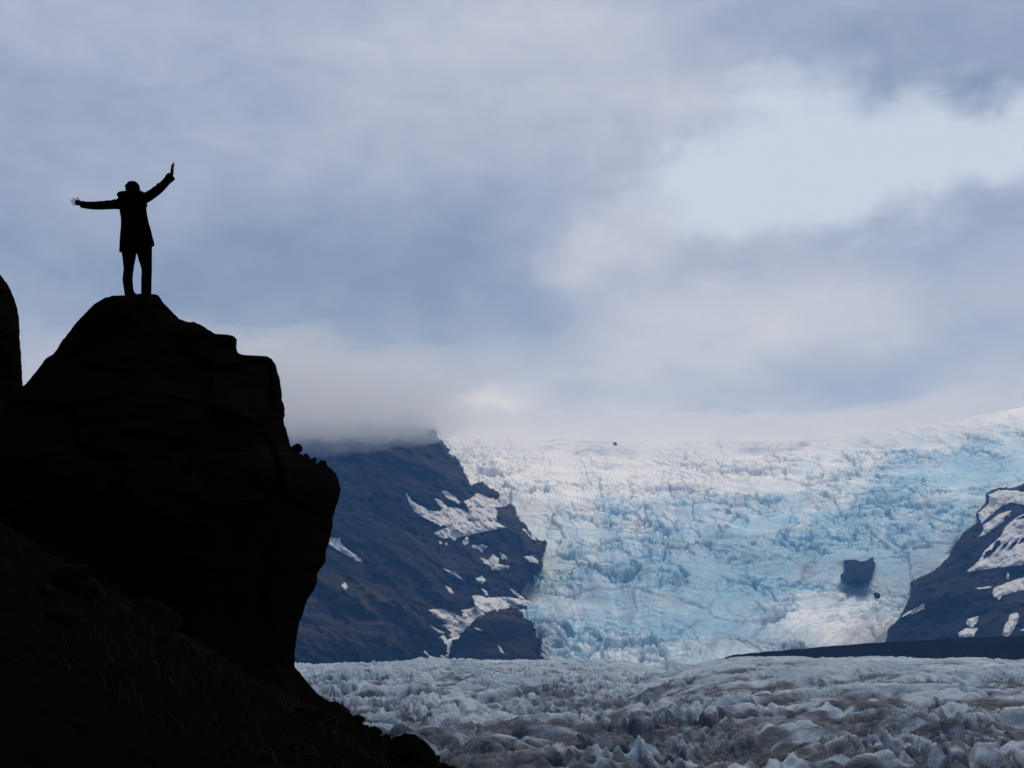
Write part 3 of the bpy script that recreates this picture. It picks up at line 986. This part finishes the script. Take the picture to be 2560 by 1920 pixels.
N = 15000
ys_ = rng.uniform(6.3, 19.2, N)
ed = g_edge(ys_)
xs_ = ed - rng.beta(1.0, 1.5, N) * (ed + .38 * ys_)
dens = fbm(xs_ / .8, ys_ / .8, 3, 701)
zs_ = ground_h(xs_, ys_)
for x, y, z, d, e in zip(xs_, ys_, zs_, dens, ed):
    near_edge = abs(x - e) < .25
    if d < .05 and not (near_edge and random.random() < .35):
        continue
    if y > 18.2 and x < -3.1:
        continue
    h = random.uniform(.04, .13) * (1.7 if near_edge and random.random() < .3 else 1)
    blade(x, y, z - .01, h, random.uniform(.1, .9), random.uniform(0, 6.28), random.uniform(.0018, .004))
me = bpy.data.meshes.new('grass')
me.from_pydata(verts, [], faces)
link('grass', me, M_grass, kind='stuff', label='dark wiry grass on the hillside')


# ------------------------------------------------------------------ the person with spread arms
def pv(x, y, dy=0.0):
    """point of the close-up view of the figure (4.365 px per photograph px), dy metres towards the glacier"""
    p_ = V(140 + x / 4.365, 380 + y / 4.365, YP)
    return Vector((p_.x, p_.y + dy, p_.z))


PX = YP / .967 / F_PX / 4.365                     # metres per close-up pixel


def tube(verts, faces, pts, n=14, flat=1.0):
    """pts: (Vector, radius_in_picture, radius_in_depth); closed rounded tube"""
    start = len(verts)
    rings = []
    m_ = len(pts)
    for i, (c_, ra, rb) in enumerate(pts):
        d_ = (pts[min(i + 1, m_ - 1)][0] - pts[max(i - 1, 0)][0]).normalized()
        side = d_.cross(Vector((0, 1, 0)))
        if side.length < 1e-4:
            side = Vector((1, 0, 0))
        side.normalize()
        dep = side.cross(d_).normalized()
        ring = []
        for k in range(n):
            a = 2 * math.pi * k / n
            verts.append(tuple(c_ + side * math.cos(a) * ra + dep * math.sin(a) * rb))
            ring.append(len(verts) - 1)
        rings.append(ring)
    for r0, r1 in zip(rings, rings[1:]):
        for k in range(n):
            faces.append((r0[k], r0[(k + 1) % n], r1[(k + 1) % n], r1[k]))
    faces.append(tuple(reversed(rings[0])))
    faces.append(tuple(rings[-1]))


def ball(verts, faces, c_, r, n=14):
    pts = []
    for i in range(n):
        a = math.pi * (i + .5) / n
        pts.append((Vector((c_.x, c_.y, c_.z - r[2] * math.cos(a))), r[0] * math.sin(a), r[1] * math.sin(a)))
    tube(verts, faces, pts, 18)


def remeshed(name, verts, faces, voxel, smooth=4, mat=None):
    me = bpy.data.meshes.new(name + '_shell')
    me.from_pydata([tuple(v_) for v_ in verts], [], faces)
    o = bpy.data.objects.new(name + '_shell', me)
    col.objects.link(o)
    r_ = o.modifiers.new('r', 'REMESH')
    r_.mode, r_.voxel_size = 'VOXEL', voxel
    s_ = o.modifiers.new('s', 'SMOOTH')
    s_.factor, s_.iterations = .5, smooth
    dg = bpy.context.evaluated_depsgraph_get()
    out = bpy.data.meshes.new_from_object(o.evaluated_get(dg))
    bpy.data.objects.remove(o)
    bpy.data.meshes.remove(me)
    out.name = name
    out.shade_smooth()
    return out


def simple_mat(name, c1, c2, scale, rough=1.0, spec=.0):
    m, t, b = new_mat(name, rough, spec)
    n1 = noise_n(t, pos(t), scale, 5, .6)
    t.links.new(ramp(t, n1, [(.35, c1), (.65, c2)]), b.inputs['Base Color'])
    bump(t, b, n1, .004)
    return m


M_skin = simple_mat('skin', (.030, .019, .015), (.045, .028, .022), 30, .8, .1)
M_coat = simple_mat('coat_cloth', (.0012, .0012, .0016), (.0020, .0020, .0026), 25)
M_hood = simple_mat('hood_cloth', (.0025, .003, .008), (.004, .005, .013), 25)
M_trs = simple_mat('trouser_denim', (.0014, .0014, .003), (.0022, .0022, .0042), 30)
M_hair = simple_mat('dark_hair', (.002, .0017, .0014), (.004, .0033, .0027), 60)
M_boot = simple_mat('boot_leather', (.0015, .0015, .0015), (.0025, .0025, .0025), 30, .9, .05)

bv, bf = [], []
P_ = PX
# trunk, neck, head
tube(bv, bf, [(pv(880, 1062), 92 * P_, .085), (pv(872, 1000), 112 * P_, .095), (pv(862, 860), 100 * P_, .095), (pv(850, 720), 105 * P_, .10), (pv(836, 600), 125 * P_, .105), (pv(828, 530), 125 * P_, .09), (pv(826, 490), 70 * P_, .07),
              (pv(830, 460, -.0), 46 * P_, .055), (pv(834, 420, .01), 44 * P_, .055)], 20)
ball(bv, bf, pv(838, 400, .015), (68 * P_, .092, 78 * P_ * 1.15))
ball(bv, bf, pv(838, 436, .07), (44 * P_, .05, 40 * P_))                   # jaw
ball(bv, bf, pv(838, 408, .115), (11 * P_, .02, 18 * P_), 8)              # nose
ball(bv, bf, pv(838, 441, .115), (18 * P_, .008, 6 * P_), 8)              # lips
for sx in (-1, 1):
    ball(bv, bf, pv(838 + sx * 70, 408, .01), (8 * P_, .02, 20 * P_), 8)  # ears
    ball(bv, bf, pv(838 + sx * 26, 392, .098), (14 * P_, .012, 8 * P_), 8)  # eyes
# legs
legL = [(pv(800, 1080), 76 * P_, .088), (pv(795, 1150), 68 * P_, .082), (pv(790, 1290), 50 * P_, .064), (pv(783, 1400, -.01), 50 * P_, .062), (pv(795, 1500), 38 * P_, .045), (pv(800, 1535), 30 * P_, .04)]
legR = [(pv(962, 1070), 76 * P_, .088), (pv(968, 1150), 68 * P_, .082), (pv(990, 1290), 50 * P_, .064), (pv(988, 1400, -.01), 50 * P_, .062), (pv(985, 1500), 38 * P_, .045), (pv(984, 1533), 30 * P_, .04)]
tube(bv, bf, legL)
tube(bv, bf, legR)
# arms
armL = [(pv(735, 560), 48 * P_, .06), (pv(600, 575, .0), 40 * P_, .05), (pv(490, 582), 34 * P_, .045), (pv(380, 580), 32 * P_, .04), (pv(285, 568), 23 * P_, .026), (pv(262, 562), 25 * P_, .022)]
armR = [(pv(930, 525), 48 * P_, .06), (pv(1040, 470), 40 * P_, .05), (pv(1125, 408), 34 * P_, .045), (pv(1200, 340), 32 * P_, .04), (pv(1258, 268), 22 * P_, .026), (pv(1262, 240), 20 * P_, .03)]
tube(bv, bf, armL)
tube(bv, bf, armR)
# left hand, palm facing the viewer, fingers spread
tube(bv, bf, [(pv(275, 563), 24 * P_, .018), (pv(255, 557), 31 * P_, .019), (pv(232, 551), 33 * P_, .016), (pv(218, 549), 29 * P_, .012)])
for f in [[(256, 540), (244, 515), (231, 494)], [(232, 530), (206, 516), (178, 506)], [(222, 543), (192, 534), (160, 527)], [(222, 557), (192, 556), (162, 551)], [(232, 570), (207, 577), (180, 578)]]:
    tube(bv, bf, [(pv(*p2, -.004 * i * i), (7.0 - 1.0 * i) * P_, .0085 - .001 * i) for i, p2 in enumerate(f)], 10)
# right hand bent up, seen edge-on
tube(bv, bf, [(pv(1262, 245), 19 * P_, .026), (pv(1266, 222), 19 * P_, .036), (pv(1268, 195), 17 * P_, .041), (pv(1270, 180), 14 * P_, .038)])
for i, (dy, tip) in enumerate([(-.030, (1284, 135)), (-.010, (1288, 116)), (.010, (1287, 121)), (.029, (1283, 138))]):
    tube(bv, bf, [(pv(1269, 188, dy), 8.5 * P_, .010), (pv(1268 + 2 * i, 158 - i % 2 * 3, dy * 1.15), 8 * P_, .0088), (pv(*tip, dy * 1.2), 5.5 * P_, .007)], 10)
tube(bv, bf, [(pv(1264, 228, -.03), 9 * P_, .011), (pv(1280, 205, -.058), 8 * P_, .010), (pv(1290, 180, -.07), 6.5 * P_, .008)], 10)
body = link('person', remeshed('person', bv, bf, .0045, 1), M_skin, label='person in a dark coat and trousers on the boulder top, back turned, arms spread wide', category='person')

# trousers
cvv, cf = [], []
tube(cvv, cf, [(pv(801, 1000), 84 * P_, .115), (pv(798, 1090), 82 * P_, .105), (pv(797, 1160), 70 * P_, .098), (pv(793, 1240), 58 * P_, .082), (pv(792, 1290), 53 * P_, .078), (pv(785, 1350, -.005), 53 * P_, .076), (pv(783, 1400, -.01), 55 * P_, .076), (pv(788, 1460), 53 * P_, .07), (pv(796, 1520), 51 * P_, .066), (pv(801, 1552), 53 * P_, .068)])
tube(cvv, cf, [(pv(960, 1000), 84 * P_, .115), (pv(965, 1080), 84 * P_, .105), (pv(973, 1160), 74 * P_, .098), (pv(986, 1240), 61 * P_, .082), (pv(991, 1290), 56 * P_, .078), (pv(989, 1350, -.005), 56 * P_, .076), (pv(988, 1400, -.01), 57 * P_, .076), (pv(986, 1460), 56 * P_, .07), (pv(985, 1520), 56 * P_, .066), (pv(985, 1546), 57 * P_, .068)])
tube(cvv, cf, [(pv(880, 1075), 110 * P_, .11), (pv(875, 1000), 130 * P_, .118), (pv(870, 930), 122 * P_, .115)], 20)
link('trousers', remeshed('trousers', cvv, cf, .010, 3), M_trs, parent=body)
# boots
for foot, (cx, cy) in enumerate([(806, 1556), (984, 1550)]):
    fv, ff = [], []
    tube(fv, ff, [(pv(cx, cy - 42), 47 * P_, .058), (pv(cx, cy - 15, .01), 48 * P_, .065), (pv(cx + (8 if foot == 0 else -2), cy + 6, .02), 54 * P_, .09)])
    a0 = pv(cx, cy + 2)
    sgn = (.22 if foot == 0 else -.02)
    tube(fv, ff, [(Vector((a0.x - sgn * .08, a0.y - .075, a0.z + .012)), .040, .036), (Vector((a0.x, a0.y, a0.z + .016)), .044, .040), (Vector((a0.x + sgn * .11, a0.y + .11, a0.z + .012)), .050, .032), (Vector((a0.x + sgn * .19, a0.y + .185, a0.z + .004)), .040, .020)])
    link('boot', remeshed('boot', fv, ff, .008, 2), M_boot, parent=body)
# coat
cv_, cf = [], []
def section(xl, xr, y, dep, tilt=0.0):
    return (pv((xl + xr) / 2, y), (xr - xl) / 2 * P_, dep)
start = len(cv_)
secs = [(692, 1074, 1048, .150), (693, 1068, 1010, .150), (696, 1054, 950, .148), (701, 1036, 870, .140), (709, 1012, 790, .130), (708, 994, 700, .128), (695, 986, 630, .130), (690, 985, 570, .128), (700, 972, 520, .118), (730, 935, 484, .10), (765, 905, 462, .08)]
tube(cv_, cf, [section(*s_) for s_ in secs], 32)
# slanting hem: left side hangs lower
hem0 = pv(880, 1048).z
for i in range(start, start + 64):
    x, y, z = cv_[i]
    w = (x - pv(883, 1048).x) / (190 * P_)
    cv_[i] = (x, y, z + (w * 20 - 6) * P_ + random.uniform(-3, 3) * P_)
tube(cv_, cf, [(pv(770, 560), 62 * P_, .088), (pv(690, 568), 58 * P_, .080), (pv(640, 572), 52 * P_, .074), (pv(570, 578), 49 * P_, .068), (pv(490, 583), 47 * P_, .066), (pv(400, 585), 44 * P_, .06), (pv(330, 580), 40 * P_, .054), (pv(292, 574), 37 * P_, .050)], 18)
tube(cv_, cf, [(pv(900, 530), 64 * P_, .088), (pv(975, 500), 60 * P_, .082), (pv(1020, 478), 56 * P_, .076), (pv(1080, 437), 52 * P_, .07), (pv(1130, 400), 49 * P_, .066), (pv(1180, 350), 46 * P_, .060), (pv(1225, 300), 45 * P_, .056), (pv(1250, 272), 46 * P_, .056)], 18)
ball(cv_, cf, pv(722, 528), (52 * P_, .09, 50 * P_))
ball(cv_, cf, pv(940, 500), (50 * P_, .09, 50 * P_))
# creases and the pocket flap bump under the right arm
ball(cv_, cf, pv(988, 585, -.02), (14 * P_, .03, 26 * P_), 8)
for (cx, cy, r_) in [(1075, 398, 15), (1118, 362, 15), (640, 540, 18), (560, 548, 16), (480, 556, 16), (1010, 455, 16)]:
    ball(cv_, cf, pv(cx, cy, -.01), (r_ * P_ * 1.5, .04, r_ * P_ * 1.3), 8)
coat = link('coat', remeshed('coat', cv_, cf, .009, 2), M_coat, parent=body)
# cuffs
for pts in ([(pv(312, 576), 40 * P_, .054), (pv(285, 572), 40 * P_, .054), (pv(268, 570), 33 * P_, .046)], [(pv(1222, 304), 50 * P_, .060), (pv(1252, 272), 55 * P_, .062), (pv(1268, 256), 46 * P_, .05)]):
    fv, ff = [], []
    tube(fv, ff, pts, 18)
    link('cuff', remeshed('cuff', fv, ff, .007, 2), M_coat, parent=coat)
# hood lying on the shoulders
fv, ff = [], []
tube(fv, ff, [(pv(702, 478, -.03), 30 * P_, .05), (pv(722, 478, -.06), 36 * P_, .06), (pv(770, 484, -.09), 40 * P_, .06), (pv(830, 482, -.105), 44 * P_, .06), (pv(885, 474, -.09), 38 * P_, .06), (pv(930, 462, -.05), 28 * P_, .05), (pv(945, 458, -.01), 18 * P_, .04)], 18)
tube(fv, ff, [(pv(722, 470, -.01), 32 * P_, .06), (pv(722, 450, -.02), 30 * P_, .04)], 12)
link('hood', remeshed('hood', fv, ff, .008, 2), M_hood, parent=coat)
# hair
fv, ff = [], []
ball(fv, ff, pv(836, 394, -.005), (79 * P_, .105, 77 * P_), 24)
ball(fv, ff, pv(840, 430, -.035), (70 * P_, .075, 52 * P_))
for k in range(46):
    a = random.uniform(0, math.pi)
    c_, s_ = math.cos(a), math.sin(a)
    x0_, y0_ = 836 + 74 * c_, 396 - 70 * s_
    tube(fv, ff, [(pv(x0_ - 8 * c_, y0_, random.uniform(-.06, .05)), 5 * P_, .006), (pv(x0_ + random.uniform(2, 9) * c_ + random.uniform(-5, 5), y0_ - random.uniform(0, 8) * s_, random.uniform(-.06, .05)), 3 * P_, .004)], 8)
tube(fv, ff, [(pv(905, 425, -.02), 6 * P_, .008), (pv(922, 434, -.03), 4 * P_, .006), (pv(938, 440, -.03), 3 * P_, .004)], 8)
link('hair', remeshed('hair', fv, ff, .0055, 2), M_hair, parent=body)
